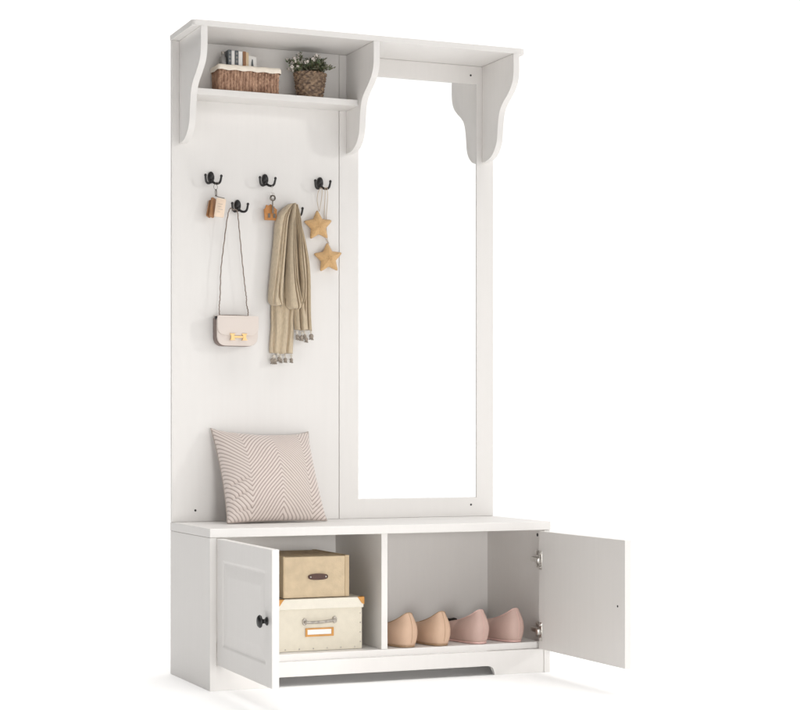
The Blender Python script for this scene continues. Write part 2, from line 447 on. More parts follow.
# ------------------------------------------------------------------ scarf
sc = root("scarf", "khaki beige knitted scarf with tassels looped over a black hook", "scarf")
def cloth(bm, rows, depth, folds, amp, ns=64, nt=70, edge=0.35, seed=0):
    """rows: list of (z, xleft, xright, ybase). closed front relief with flat back"""
    R = random.Random(seed)
    Z = spline([(r[1], r[2], r[0]) for r in rows], 10); Y = spline([(r[3], 0, r[0]) for r in rows], 10)
    idx = [k * (len(Z) - 1) / nt for k in range(nt + 1)]
    F = []; K = []
    for q in idx:
        i = min(int(q), len(Z) - 2); f = q - i
        a = Z[i].lerp(Z[i + 1], f); y = Y[i].lerp(Y[i + 1], f).x
        fr = []; bk = []
        tt = q / (len(Z) - 1)
        for k in range(ns + 1):
            s = k / ns
            x = a.x + (a.y - a.x) * s
            prof_ = (max(0, 1 - (2 * s - 1) ** 2)) ** edge
            fo = 0
            for (s0, s1, w, d, t0, t1) in folds:
                c = s0 + (s1 - s0) * tt
                m = 1 if t0 <= tt <= t1 else max(0, 1 - min(abs(tt - t0), abs(tt - t1)) / 0.12)
                m = m * m * (3 - 2 * m)
                fo += d * m * math.exp(-((s - c) / w) ** 2)
            x += 0.0016 * sin(7 * tt + seed * 1.7) * (2 * s - 1) + 0.0012 * sin(11 * tt + seed)
            fine = 0.45 * amp * (sin(s * 31 + 2.2 * sin(tt * 4 + seed) + seed) * 0.5 + sin(s * 17 - 3 * tt + seed * 2) * 0.7)
            fr.append(bm.verts.new((x, y - depth * prof_ + (fo - fine) * min(1, prof_ * 1.2), a.z + 0.002 * sin(s * 9 + seed) * (tt > .5))))
            bk.append(bm.verts.new((x, min(B - 0.004, y + 0.003 * prof_), a.z)))
        F.append(fr); K.append(bk)
    for G, fl_ in ((F, 0), (K, 1)):
        for j in range(nt):
            for k in range(ns):
                bm.faces.new((G[j][k], G[j][k + 1], G[j + 1][k + 1], G[j + 1][k]))
    for j in range(nt):
        bm.faces.new((F[j][0], F[j + 1][0], K[j + 1][0], K[j][0])); bm.faces.new((F[j][ns], F[j + 1][ns], K[j + 1][ns], K[j][ns]))
    for k in range(ns):
        bm.faces.new((F[0][k], F[0][k + 1], K[0][k + 1], K[0][k])); bm.faces.new((F[nt][k], F[nt][k + 1], K[nt][k + 1], K[nt][k]))
bm = nb()
# tails behind
cloth(bm, [(1.12, 0.292, 0.372, 0.362), (1.02, 0.290, 0.362, 0.362), (0.96, 0.288, 0.358, 0.362), (0.902, 0.2885, 0.3555, 0.361)], 0.016,
      [(0.06, 0.16, .06, .010, 0, 1), (0.50, 0.38, .10, .007, 0, 1), (0.84, .70, .05, .010, 0, 1)], 0.0010, seed=1)
# right bundle that ends in the shorter tail
cloth(bm, [(1.322, 0.349, 0.361, 0.352), (1.29, 0.350, 0.376, 0.356), (1.24, 0.352, 0.391, 0.360), (1.16, 0.355, 0.404, 0.361), (1.08, 0.358, 0.408, 0.361), (1.02, 0.360, 0.411, 0.361), (0.970, 0.360, 0.4135, 0.360)], 0.024,
      [(0.30, 0.30, .055, .020, 0, 1), (0.52, 0.56, .035, .014, 0.0, .75), (0.72, 0.72, .045, .016, 0.05, 1), (0.88, 0.88, .03, .007, .3, 1)], 0.0012, seed=2)
# layer lying against the panel behind the front folds
cloth(bm, [(1.318, 0.340, 0.360, 0.364), (1.27, 0.312, 0.372, 0.365), (1.18, 0.300, 0.385, 0.365), (1.10, 0.296, 0.388, 0.365), (1.05, 0.298, 0.388, 0.365)], 0.006, [(.5, .5, .1, .003, 0, 1)], 0.0008, seed=9)
# left wide fold
cloth(bm, [(1.3275, 0.335, 0.349, 0.350), (1.315, 0.322, 0.346, 0.350), (1.285, 0.3020, 0.338, 0.352), (1.23, 0.2960, 0.331, 0.354), (1.15, 0.2870, 0.325, 0.353), (1.09, 0.2810, 0.323, 0.352), (1.055, 0.2780, 0.324, 0.351), (1.042, 0.282, 0.322, 0.350), (1.037, 0.292, 0.316, 0.352)], 0.032,
      [(0.62, 0.10, .06, .008, .15, .85), (0.70, 0.52, .05, .009, .0, .7), (0.2, .75, .05, .006, .5, 1), (0.97, 0.93, .06, .018, .0, 1)], 0.0010, seed=3)
# centre roll that twists up at the foot
cloth(bm, [(1.3290, 0.346, 0.355, 0.347), (1.30, 0.343, 0.355, 0.346), (1.26, 0.336, 0.354, 0.345), (1.19, 0.330, 0.355, 0.345), (1.13, 0.328, 0.362, 0.345), (1.08, 0.328, 0.372, 0.345), (1.050, 0.328, 0.377, 0.345), (1.036, 0.331, 0.374, 0.346), (1.029, 0.340, 0.364, 0.347)], 0.034,
      [(0.62, 0.92, .06, .020, .0, .98), (0.36, 0.66, .045, .012, .25, 1.0), (0.02, .05, .07, .014, 0, 1), (0.80, .60, .04, .008, 0, .5)], 0.0010, seed=4)
# thin outer roll on the right of the bundle crossing in front
cloth(bm, [(1.3270, 0.353, 0.363, 0.346), (1.29, 0.361, 0.371, 0.345), (1.24, 0.364, 0.378, 0.346), (1.18, 0.368, 0.385, 0.346), (1.12, 0.375, 0.389, 0.348), (1.07, 0.374, 0.386, 0.349), (1.035, 0.366, 0.378, 0.350)], 0.022,
      [(0.45, 0.55, .10, .012, .05, .95)], 0.0008, seed=5, ns=30)
link("cloth", bm, SCARF, sc, smooth=True)
def tassel(x, z, y, r=0.0055, dx=0.0):
    bm = nb()
    tube(bm, [(x - dx, y, z + 0.017), (x - dx * .4, y - .001, z + 0.010), (x, y - .001, z + 0.003)], 0.0016, 6, mi=1)
    ball(bm, (x, y - 0.002, z), r, (1.0, 0.9, 1.1), 10, 8)
    for k in range(14):
        a = k * 2.4; tube(bm, [(x + .3 * r * cos(a), y - 0.002 + .3 * r * sin(a), z - r * .4), (x + .9 * r * cos(a), y - 0.002 + .9 * r * sin(a), z - r * 1.35 - .0008 * (k % 3))], 0.0010, 4)
    ball(bm, (x - dx * .7, y - 0.0015, z + 0.0125), 0.0034, u=8, v=6, mi=1)
    link("tassel", bm, [TASSEL, TASSELW], sc, smooth=True)
for x, z, r_, dx in ((0.2915, 0.8810, 0.0068, -0.004), (0.2990, 0.8800, 0.0058, 0.003), (0.3105, 0.8865, 0.0050, 0.004), (0.3165, 0.8820, 0.0046, 0.002), (0.3300, 0.8840, 0.0055, 0.001), (0.3480, 0.8835, 0.0052, 0.0)):
    tassel(x, z, 0.350, r_, dx)
for x, z, r_, dx in ((0.3650, 0.9500, 0.0058, 0.003), (0.3770, 0.9480, 0.0062, -0.002), (0.3870, 0.9510, 0.0055, 0.002), (0.3915, 0.9430, 0.0056, 0.003), (0.4070, 0.9520, 0.0068, 0.002)):
    tassel(x, z, 0.345, r_, dx)

# ------------------------------------------------------------------ handbag
hb = root("handbag", "small blush leather handbag with gold clasp hanging by a long thin cord", "handbag")
x0, x1, z0, z1 = 0.1195, 0.2385, 0.9195, 1.0020
def rbox(x0, x1, z0, z1, rb, rt, n=7):
    p = []
    for (cx, cz, a0, r) in ((x1 - rb, z0 + rb, -pi / 2, rb), (x1 - rt, z1 - rt, 0, rt), (x0 + rt, z1 - rt, pi / 2, rt), (x0 + rb, z0 + rb, pi, rb)):
        p += [(cx + r * cos(a0 + pi / 2 * i / n), cz + r * sin(a0 + pi / 2 * i / n)) for i in range(n + 1)]
    return p
bm = prism(nb(), rbox(x0 + .001, x1 - .001, z0, z1 - .001, 0.022, 0.004), 'y', 0.3285, 0.3640, 0.0020); link("gusset", bm, BAGSIDE, hb, angle=40)
bm = prism(nb(), rbox(x0, x1, z0 + .0005, z1 - .0025, 0.023, 0.004), 'y', 0.3215, 0.3280, 0.0026, seg=3); link("front_pocket", bm, BAG, hb, angle=40)
bm = nb()
prism(bm, rbox(x0 - .0005, x1 + .0005, 0.9490, z1 + .002, 0.020, 0.003), 'y', 0.3160, 0.3205, 0.0018, seg=3)
box(bm, x0, x1, 0.3208, 0.3625, z1 + 0.0002, z1 + 0.0024, 0.001)
link("flap", bm, BAG, hb, angle=40)
bm = nb()
cxb, czb = 0.1790, 0.9445
for s in (-1, 1):
    w = 0.0085; xc = cxb + s * 0.0175
    prism(bm, [(xc - w, czb - .0095), (xc - w * .45, czb - .004), (xc - w * .45, czb + .004), (xc - w, czb + .0095), (xc + w, czb + .0095), (xc + w * .45, czb + .004), (xc + w * .45, czb - .004), (xc + w, czb - .0095)], 'y', 0.3120, 0.3156, 0.0007)
box(bm, cxb - 0.0138, cxb + 0.0138, 0.3128, 0.3152, czb - 0.0030, czb + 0.0030, 0.0006)
link("clasp", bm, GOLD, hb)
bm = nb()
box(bm, x0 - 0.0032, x0 + 0.0012, 0.3300, 0.3380, z1 - 0.0085, z1 + 0.0005, 0.001)
link("black_block", bm, BLACK, hb)  # small black block at the top left corner
bm = nb()
hx, hz = HK[1]
zs_ = z1 + 0.0035
pts = spline([(0.1325, 0.343, zs_), (0.1315, 0.343, zs_ + .025), (0.1345, 0.344, 1.06), (0.1370, 0.345, 1.13), (0.1450, 0.345, 1.20), (0.1565, 0.344, 1.285), (0.1640, 0.342, 1.3075), (0.1730, 0.342, 1.3040), (0.1795, 0.343, 1.3050), (0.1860, 0.3445, 1.2960),
              (0.1925, 0.345, 1.235), (0.2010, 0.345, 1.150), (0.2085, 0.345, 1.085), (0.2125, 0.345, 1.055), (0.2120, 0.344, 1.040), (0.2165, 0.343, zs_ + .014), (0.2160, 0.343, zs_)], 14)
tw = []
for i, p in enumerate(pts):
    tw.append(p + Vector((0.0005 * sin(i * 1.1), 0.0005 * cos(i * 1.1), 0)))
tube(bm, tw, 0.0016, 6)
tube(bm, [(0.1325, 0.343, zs_), (0.150, 0.341, zs_ + .0008), (0.185, 0.3405, zs_ + .0008), (0.2160, 0.343, zs_)], 0.0014, 6)
link("strap", bm, CORD, hb, smooth=True)

# ------------------------------------------------------------------ stars
def star(cx, cz, r, rot, ty, lab, y=0.350):
    o = root("star_ornament", lab, "ornament", (0, 0, 0), "mustard felt stars hanging from the hook")
    bm = nb(); NR = 90; rings = []
    def rad(a):
        k = ((a - rot - pi / 2) / (2 * pi / 5)) % 1.0; k = abs(k - 0.5) * 2   # 1 at tips
        # straight-sided five pointed star, softened at tips and inner corners
        al = pi / 5 * (1 - k)
        ri = 0.50
        num = ri * sin(pi / 5); x_ = cos(al) * num; 
        den = sin(pi / 5) * ri * cos(al) + sin(al) * (1 - ri * cos(pi / 5))
        v = num / den
        return r * min(v, 0.90) 
    M = 11
    for side in (1, -1):
        prev = None; c = bm.verts.new((cx, y - side * r * 0.30, cz)); rs = [c]
        for m in range(1, M + 1):
            f = m / M
            ring = []
            for k in range(NR):
                a = 2 * pi * k / NR; R_ = rad(a)
                mean = r * 0.62
                rr = (mean * (1 - f) + R_ * f) * f if f < 1 else R_
                h = r * 0.27 * (1 - f ** 2.6) * (0.75 + 0.25 * (R_ / r))
                h += 0.0006 * sin(40 * f * cos(5 * a)) * (1 - f)
                if m == M and side == -1: ring.append(outer[k]); continue
                ring.append(bm.verts.new((cx + rr * cos(a), y - side * h, cz + rr * sin(a))))
            if m == 1:
                for k in range(NR): bm.faces.new((c, ring[k], ring[(k + 1) % NR]))
            else:
                for k in range(NR): bm.faces.new((prev[k], ring[k], ring[(k + 1) % NR], prev[(k + 1) % NR]))
            prev = ring
        if side == 1: outer = prev
    link("star", bm, STAR, o, smooth=True)
    bm = nb()
    for pl_ in ty: tube(bm, spline(pl_, 6), 0.0009, 6)
    link("string", bm, STRING, o, smooth=True)
hx, hz = HK[4]
star(0.4310, 1.2710, 0.0490, radians(4), [[(0.4335, 0.350, 1.3125), (0.4275, 0.350, 1.340), (0.4290, 0.348, 1.365), (0.4350, 0.345, 1.3790), (0.4385, 0.346, 1.3800)],
     [(0.4340, 0.350, 1.3125), (0.4400, 0.350, 1.345), (0.4415, 0.348, 1.368), (0.4400, 0.345, 1.3800)]],
     "mustard felt star on short strings, upper of the two stars under the rightmost hook", 0.3520)
star(0.4625, 1.1790, 0.0490, radians(4), [[(0.4640, 0.3515, 1.2205), (0.4632, 0.3670, 1.245), (0.4625, 0.3675, 1.30), (0.4600, 0.352, 1.350), (0.4560, 0.345, 1.3785), (0.4520, 0.344, 1.3810), (0.4490, 0.3465, 1.3790)],
     [(0.4640, 0.3515, 1.2205), (0.4580, 0.3660, 1.243), (0.4555, 0.3672, 1.300), (0.4520, 0.352, 1.352), (0.4505, 0.3465, 1.3785)]],
     "mustard felt star on a long string, lower of the two stars under the rightmost hook", 0.3540)

# ------------------------------------------------------------------ key chains
def ringt(bm, c, r, t_, tilt=0.0, n=28, mi=0):
    tube(bm, [(c[0] + r * cos(2 * pi * k / n) * cos(tilt), c[1] + r * cos(2 * pi * k / n) * sin(tilt), c[2] + r * sin(2 * pi * k / n)) for k in range(n)], t_, 6, closed=True, mi=mi)
k1 = root("tag_keychain", "keychain with cream and brown tags hanging from the leftmost hook", "keychain")
bm = nb(); ringt(bm, (0.1215, 0.3445, 1.3660), 0.0075, 0.0006, 0.5); ringt(bm, (0.1225, 0.3445, 1.3500), 0.0095, 0.0007, 0.9)
tube(bm, [(0.1225, .3445, 1.3585), (0.1222, .343, 1.3465), (0.1220, .342, 1.3400)], 0.0012, 6)
tube(bm, [(0.1180, .340, 1.3405), (0.1300, .339, 1.3375), (0.1455, .338, 1.3345)], 0.0011, 6)
tube(bm, spline([(0.119, 0.344, 1.374), (0.1245, 0.341, 1.3795), (0.130, 0.343, 1.3745)], 6), 0.0008, 6)
link("ring", bm, KEYM, k1, smooth=True)
def tag_plate(cx, cz, w, h, th, m, y, roll, yaw, name, par, hole=False):
    bm = nb(); prism(bm, rbox(-w / 2, w / 2, -h / 2, h / 2, 0.003, 0.004, 4), 'y', -th / 2, th / 2, 0.0007)
    M_ = Matrix.Translation((cx, y, cz)) @ Matrix.Rotation(yaw, 4, 'Z') @ Matrix.Rotation(roll, 4, 'Y')
    bm.transform(M_); o = link(name, bm, m, par, angle=40); return M_, o
M1, o1 = tag_plate(0.1315, 1.3070, 0.0275, 0.0530, 0.0050, CREAM, 0.3350, radians(8), radians(-10), "cream_tag", k1)
bm = nb()
for j, (a, c_) in enumerate(((-.007, .006), (-.007, .003), (-.004, .008), (-.006, .001))):
    box(bm, a, c_, -0.0029, -0.0026, 0.010 - j * 0.0075, 0.0108 - j * 0.0075)
bm.transform(M1); link("print", bm, INK, o1)
tag_plate(0.1135, 1.3080, 0.0200, 0.0560, 0.0060, WOODC, 0.3480, radians(14), radians(42), "brown_tag", k1)
tag_plate(0.1075, 1.3050, 0.0170, 0.0500, 0.0045, WOODC, 0.3560, radians(19), radians(40), "brown_tag", k1)

k2 = root("house_keychain", "keychain with a steel key and cognac house-shaped fob on the upper middle hook", "keychain")
bm = nb(); tube(bm, spline([(0.2890, 0.3440, 1.3560), (0.2900, 0.3420, 1.3680), (0.2885, 0.3430, 1.3775), (0.2860, 0.3445, 1.372)], 6), 0.0008, 6)
ringt(bm, (0.2890, 0.343, 1.3500), 0.0085, 0.0009, 0.3)
link("ring", bm, STEEL, k2, smooth=True)
bm = nb()
ringt(bm, (0.2885, 0.338, 1.3425), 0.0070, 0.0024, 0.1)
box(bm, 0.2865, 0.2900, 0.3368, 0.3390, 1.2990, 1.3370, 0.0006)
for j in range(4): box(bm, 0.2899, 0.2925 + 0.001 * (j % 2), 0.3370, 0.3388, 1.3005 + j * 0.0050, 1.3035 + j * 0.0050, 0.0003)
link("key", bm, KEYM, k2, angle=40)
bm = prism(nb(), [(0.2665, 1.2800), (0.3020, 1.2800), (0.3020, 1.3085), (0.3045, 1.3100), (0.2850, 1.3260), (0.2755, 1.3185), (0.2755, 1.3230), (0.2710, 1.3230), (0.2710, 1.3150), (0.2640, 1.3100), (0.2665, 1.3085)], 'y', 0.3440, 0.3490, 0.0010)
ho = link("house_fob", bm, HOUSE, k2)
bm = nb(); box(bm, 0.2915, 0.2985, 0.3428, 0.3438, 1.2870, 1.2990, 0.0003); box(bm, 0.2760, 0.2830, 0.3428, 0.3438, 1.2870, 1.2990, 0.0003); link("window_stamp", bm, KEYM, ho)

# ------------------------------------------------------------------ wicker basket + contents
ZS = 1.6283
wb = root("wicker_basket", "rectangular reddish brown wicker basket with cream cloth liner on the shelf", "basket")
def woven_box(bm, x0, x1, y0, y1, z0, z1, flare, ds, dz, amp):
    per = []
    r = 0.006
    poly = [(x1 - r, y0), None]
    pts = []
    for (cx, cy, a0) in ((x1 - r, y0 + r, -pi / 2), (x1 - r, y1 - r, 0), (x0 + r, y1 - r, pi / 2), (x0 + r, y0 + r, pi)):
        for i in range(5):
            a = a0 + pi / 2 * i / 4; pts.append((cx + r * cos(a), cy + r * sin(a), cos(a), sin(a)))
    P = []
    for i in range(len(pts)):
        a, c_ = pts[i], pts[(i + 1) % len(pts)]
        l = math.hypot(c_[0] - a[0], c_[1] - a[1]); m = max(1, int(l / (ds / 6)))
        for k in range(m):
            f = k / m; P.append(tuple(a[q] * (1 - f) + c_[q] * f for q in range(4)))
    nz = int((z1 - z0) / (dz / 4)); rows = []
    s = 0; S_ = [0]
    for i in range(1, len(P)): s += math.hypot(P[i][0] - P[i - 1][0], P[i][1] - P[i - 1][1]); S_.append(s)
    for j in range(nz + 1):
        zz = z0 + (z1 - z0) * j / nz; row = []
        k_ = (zz - z0) / dz; rowi = int(k_); ph = k_ - rowi
        fl_ = flare * (zz - z0) / (z1 - z0)
        for i, p in enumerate(P):
            o = amp * (sin(pi * S_[i] / ds + pi * rowi) * sqrt_(sin(pi * ph))) + amp * 0.4 * sin(S_[i] * 1900 + rowi)
            row.append(bm.verts.new((p[0] + p[2] * (o + fl_), p[1] + p[3] * (o + fl_), zz)))
        rows.append(row)
    n_ = len(P)
    for j in range(nz):
        for i in range(n_): bm.faces.new((rows[j][i], rows[j][(i + 1) % n_], rows[j + 1][(i + 1) % n_], rows[j + 1][i]))
    bm.faces.new(rows[0])
def sqrt_(v): return math.sqrt(max(0.0, v))
bx0, bx1, by0, by1 = 0.1160, 0.2900, 0.2880, 0.3560
bm = nb(); woven_box(bm, bx0, bx1, by0, by1, ZS, 1.6900, 0.002, 0.0095, 0.0062, 0.0014)
link("body", bm, WICK, wb, smooth=True)
bm = nb()
for k in range(19):                                            # lashed uprights
    x = bx0 + 0.006 + (bx1 - bx0 - 0.012) * k / 18
    tube(bm, [(x, by0 - 0.0012, ZS + 0.001), (x + random.uniform(-.001, .001), by0 - 0.0028, 1.658), (x, by0 - 0.0034, 1.688)], 0.0014, 6)
for k in range(7):
    y = by0 + 0.006 + (by1 - by0 - 0.012) * k / 6
    tube(bm, [(bx0 - 0.0012, y, ZS + 0.001), (bx0 - 0.0034, y, 1.688)], 0.0014, 6)
link("stakes", bm, WICK, wb, smooth=True)
bm = nb()
NPX = 40
def ring_rect(x0, x1, y0, y1, z, wob=0.0, ph=0):
    out = []
    r = 0.008
    for (cx, cy, a0) in ((x1 - r, y0 + r, -pi / 2), (x1 - r, y1 - r, 0), (x0 + r, y1 - r, pi / 2), (x0 + r, y0 + r, pi)):
        for i in range(7):
            a = a0 + pi / 2 * i / 6; out.append(Vector((cx + r * cos(a), cy + r * sin(a), z)))
    res = []
    for i in range(len(out)):
        a, c_ = out[i], out[(i + 1) % len(out)]
        m = max(1, int((c_ - a).length / 0.006))
        for k in range(m):
            p = a.lerp(c_, k / m); p.z += wob * sin(p.x * 140 + p.y * 90 + ph); res.append(p)
    return res
def loft(bm, rings, close=True):
    V = [[bm.verts.new(p) for p in r_] for r_ in rings]; n_ = len(V[0])
    for j in range(len(V) - 1):
        for i in range(n_): bm.faces.new((V[j][i], V[j][(i + 1) % n_], V[j + 1][(i + 1) % n_], V[j + 1][i]))
    return V
e = 0.0055
rr = [(e, 1.6855, .0012), (e + .0012, 1.6865, .0012), (e + .0008, 1.6975, .0006), (e - .0012, 1.7005, .0005), (e - .005, 1.7000, .0004), (e - .0075, 1.696, 0), (e - .0080, 1.650, 0)]
base_n = None
R0 = ring_rect(bx0 - e, bx1 + e, by0 - e, by1 + e, 1.7)
cx_, cy_ = (bx0 + bx1) / 2, (by0 + by1) / 2
rings = []
for d, z, wob in rr:
    ring = []
    for p in R0:
        fx = ((bx1 - bx0) / 2 + d) / ((bx1 - bx0) / 2 + e); fy = ((by1 - by0) / 2 + d) / ((by1 - by0) / 2 + e)
        ring.append(Vector((cx_ + (p.x - cx_) * fx, cy_ + (p.y - cy_) * fy, z + wob * sin(p.x * 150 + p.y * 120))))
    rings.append(ring)
V = loft(bm, rings); bm.faces.new(V[-1])
link("liner", bm, LINER, wb, smooth=True)
# contents
zb_ = 1.6515
g = root("glass_bottle", "small grey glass bottle at the left end of the wicker basket", "bottle")
bm = lathe(nb(), [(0.002, zb_), (0.0105, zb_ + .001), (0.011, 1.722), (0.0095, 1.729), (0.0045, 1.733), (0.0045, 1.741), (0.0002, 1.7415)], (0.1400, 0.3350, 0), 'z', 20)
link("body", bm, GLASSG, g, smooth=True)
bm = lathe(nb(), [(0.0055, 1.7385), (0.0055, 1.7455), (0.0002, 1.746)], (0.1400, 0.3350, 0), 'z', 16); link("cap", bm, PEWTER, g, angle=40)
def book(x0, x1, ztop, cover, pages, lab, cat, y0=0.318, y1=0.350, stripe=None, nm="book"):
    o = root(nm, lab, cat)
    bm = nb(); w = x1 - x0; sp = min(w * .52, 0.010)
    box(bm, x0, x0 + sp, y0, y1, zb_, ztop, 0.0008); link("spine", bm, cover, o)
    bm = box(nb(), x0 + sp + .0002, x1, y0 + .001, y1, zb_, ztop - .002, 0.0005); link("page_block", bm, pages, o)
    if stripe:
        bm = nb()
        for j in range(3): box(bm, x0 + sp * .25, x0 + sp * .75, y0 - 0.0006, y0 - 0.0001, ztop - 0.012 - j * 0.011, ztop - 0.006 - j * 0.011)
        link("spine_print", bm, stripe, o)
    return o
book(0.1500, 0.1695, 1.7495, BLUEB, CARD, "book with dark slate spine, first of the books from the left in the wicker basket", "book", stripe=GLASSG)
book(0.1705, 0.1925, 1.7490, BLUEB, CARD, "book with dark slate spine standing left of the tan book in the wicker basket", "book", stripe=GLASSG)
o = book(0.1935, 0.2105, 1.7480, BROWNB, TANB, "tan book with a brown spine standing in the wicker basket", "book")
for ch in o.children:
    if ch.name.startswith("spine"): pass
o = root("greeting_card", "white card with a small dark figure print at the right end of the basket", "card")
bm = nb(); prism(bm, [(0.2100, zb_ + .01), (0.2390, zb_ + .01), (0.2365, 1.7370), (0.2110, 1.7400)], 'y', 0.3290, 0.3305, 0.0004); link("paper", bm, CARD, o)
bm = nb(); prism(bm, [(0.2205, 1.7060), (0.2285, 1.7060), (0.2270, 1.7180), (0.2260, 1.7290), (0.2235, 1.7300), (0.2215, 1.7200)], 'y', 0.3283, 0.3288); link("print", bm, BLUEB, o)

# ------------------------------------------------------------------ plant basket
pb = root("potted_plant", "leafy plant with small cream flowers in a dark round woven basket on the shelf", "plant")
cx0, cy0 = 0.3935, 0.3170
bm = nb(); n_ = 144; rows = []; nz = 44; zt_ = 1.6975
for j in range(nz + 1):
    f = j / nz; zz = ZS + (zt_ - ZS) * f; R_ = 0.0335 + 0.0120 * f ** 0.8
    k_ = f * 9; ri = int(k_); ph = k_ - ri; row = []
    for i in range(n_):
        a = 2 * pi * i / n_
        o_ = 0.0024 * sin(a * 12 + pi * ri) * sqrt_(sin(pi * ph)) + 0.0016 * sqrt_(sin(pi * ph))
        row.append(bm.verts.new((cx0 + (R_ + o_) * cos(a), cy0 + (R_ + o_) * sin(a) * 0.86, zz)))
    rows.append(row)
for j in range(nz):
    for i in range(n_): bm.faces.new((rows[j][i], rows[j][(i + 1) % n_], rows[j + 1][(i + 1) % n_], rows[j + 1][i]))
bm.faces.new(rows[0])
for q in (0, 1):                                                # twisted rim
    tube(bm, [(cx0 + (0.0455 + .002 * cos(k * .9 + pi * q)) * cos(2 * pi * k / 90), cy0 + .86 * (0.0455 + .002 * cos(k * .9 + pi * q)) * sin(2 * pi * k / 90), zt_ + .002 * sin(k * .9 + pi * q)) for k in range(90)], 0.0022, 6, closed=True)
link("basket", bm, WICKD, pb, smooth=True)
bm = lathe(nb(), [(0.0002, zt_ - .006), (0.042, zt_ - .0065), (0.042, zt_ - .012), (0.0002, zt_ - .012)], (cx0, cy0, 0), 'z', 24, sy=.84); link("soil", bm, STEMM, pb)
R = random.Random(11)
leaves, pale, stems, fl_ = nb(), nb(), nb(), nb()
def leaf(bm, p, d, s, w=0.42):
    d = d.normalized(); side = d.cross(Vector((R.uniform(-1, 1), R.uniform(-1, 1), R.uniform(-.3, 1)))).normalized(); nn = side.cross(d)
    a = bm.verts.new(p); m1 = bm.verts.new(p + d * s * .5 + side * s * w * .5 + nn * s * .08); m2 = bm.verts.new(p + d * s * .5 - side * s * w * .5 + nn * s * .08); c_ = bm.verts.new(p + d * s); mm = bm.verts.new(p + d * s * .5)
    bm.faces.new((a, m1, mm)); bm.faces.new((m1, c_, mm)); bm.faces.new((c_, m2, mm)); bm.faces.new((m2, a, mm))
clumps = [(-0.046, 0.042, 14), (-0.030, 0.055, 5), (-0.020, 0.030, 9), (0.0, 0.045, 16), (0.012, 0.050, 16), (0.024, 0.058, 12), (0.034, 0.035, 14), (0.045, 0.028, 9), (-0.052, 0.012, 5)]
for (dx, hh, cnt) in clumps:
    for k in range(cnt):
        bx_ = cx0 + dx * .5 + R.uniform(-.012, .012); byy = cy0 + R.uniform(-.022, .018)
        tip = Vector((cx0 + dx + R.gauss(0, .008), cy0 + R.uniform(-.030, .022), zt_ + hh * R.uniform(.55, 1.08)))
        tip.z = min(tip.z, 1.7685); tip.y = min(tip.y, 0.355)
        b0 = Vector((bx_, byy, zt_ - .008)); mid = b0.lerp(tip, .55) + Vector((R.uniform(-.004, .004), R.uniform(-.004, .004), .006))
        pts = spline([b0, mid, tip], 4); tube(stems, pts, 0.0005, 4)
        for q in pts[3:]:
            for _ in range(3):
                d = Vector((R.gauss(0, 1), R.gauss(0, 1), R.uniform(-.2, 1)))
                leaf(leaves if R.random() < .45 else pale, q, d, R.uniform(.006, .0125))
        if R.random() < 0.5:
            c_ = tip + Vector((0, -.003, .002)); rr_ = R.uniform(.0028, .0042)
            for kk in range(5):
                a = kk * 2 * pi / 5 + R.random()
                ball(fl_, c_ + Vector((cos(a) * rr_ * .7, R.uniform(-.001, .001), sin(a) * rr_ * .7)), rr_ * .62, (1, .6, 1), 6, 4)
for b_ in (leaves, pale):
    for v in b_.verts:
        v.co.y = min(v.co.y, 0.366); v.co.z = min(v.co.z, 1.7715)
link("stems", stems, STEMM, pb); link("foliage", leaves, LEAF, pb); link("pale_foliage", pale, LEAFP, pb); link("flowers", fl_, PETAL, pb, smooth=True)

# ------------------------------------------------------------------ storage boxes
ZF = ZK + T + 0.0006
s2 = root("storage_box", "cream lidded storage box with ochre corners and label holder, beneath the kraft box", "storage box")
bm = box(nb(), 0.2090, 0.4510, 0.060, 0.345, ZF, 0.2120, 0.0015); link("body", bm, BOXC, s2)
bm = nb(); box(bm, 0.2055, 0.4545, 0.0565, 0.3485, 0.1985, 0.2270, 0.0018); lid = link("lid", bm, BOXL, s2)
for s in (0, 1):
    xx = 0.2055 if s == 0 else 0.4545; g = 1 if s == 0 else -1
    bm = nb()
    prism(bm, [(xx - g * .0012, 0.2283), (xx + g * 0.0190, 0.2283), (xx + g * 0.0060, 0.2100), (xx - g * .0012, 0.2070)], 'y', 0.0550, 0.0563)
    prism(bm, [(0.0552, 0.2283), (0.0755, 0.2283), (0.0620, 0.2100), (0.0552, 0.2070)], 'x', xx - g * .0013, xx - g * .0002)
    prism(bm, [(xx - g * .0012, 0.0550), (xx + g * 0.0190, 0.0550), (xx - g * .0012, 0.0755)], 'z', 0.2272, 0.2284)
    link("corner_guard", bm, ORNG, lid)
bm = nb()
tube(bm, spline([(0.2830, 0.0585, 0.1655), (0.2840, 0.0500, 0.1645), (0.2920, 0.0470, 0.1640), (0.3270, 0.0470, 0.1640), (0.3620, 0.0470, 0.1670), (0.3690, 0.0500, 0.1680), (0.3700, 0.0585, 0.1680)], 6), 0.0040, 8)
for x, z in ((0.2835, 0.1650), (0.3700, 0.1680)): lathe(bm, [(0.0002, 0.0545), (0.0062, 0.0545), (0.0066, 0.0592)], (x, 0, z), 'y', 14, sy=1.5)
link("handle", bm, PEWTER, s2, angle=50)
bm = nb()
L = frame_ring(bm, 0, 0, [((0.2860, 0.3670, 0.1245, 0.1475), 0.0592), ((0.2860, 0.3670, 0.1245, 0.1475), 0.0565), ((0.2915, 0.3610, 0.1295, 0.1435), 0.0565), ((0.2915, 0.3610, 0.1295, 0.1435), 0.0592)])
bridge(bm, L, True); lh = link("label_holder", bm, ORNG, s2)
bm = box(nb(), 0.2917, 0.3608, 0.0583, 0.0594, 0.1297, 0.1433); link("card", bm, CARD, lh)
RV = []
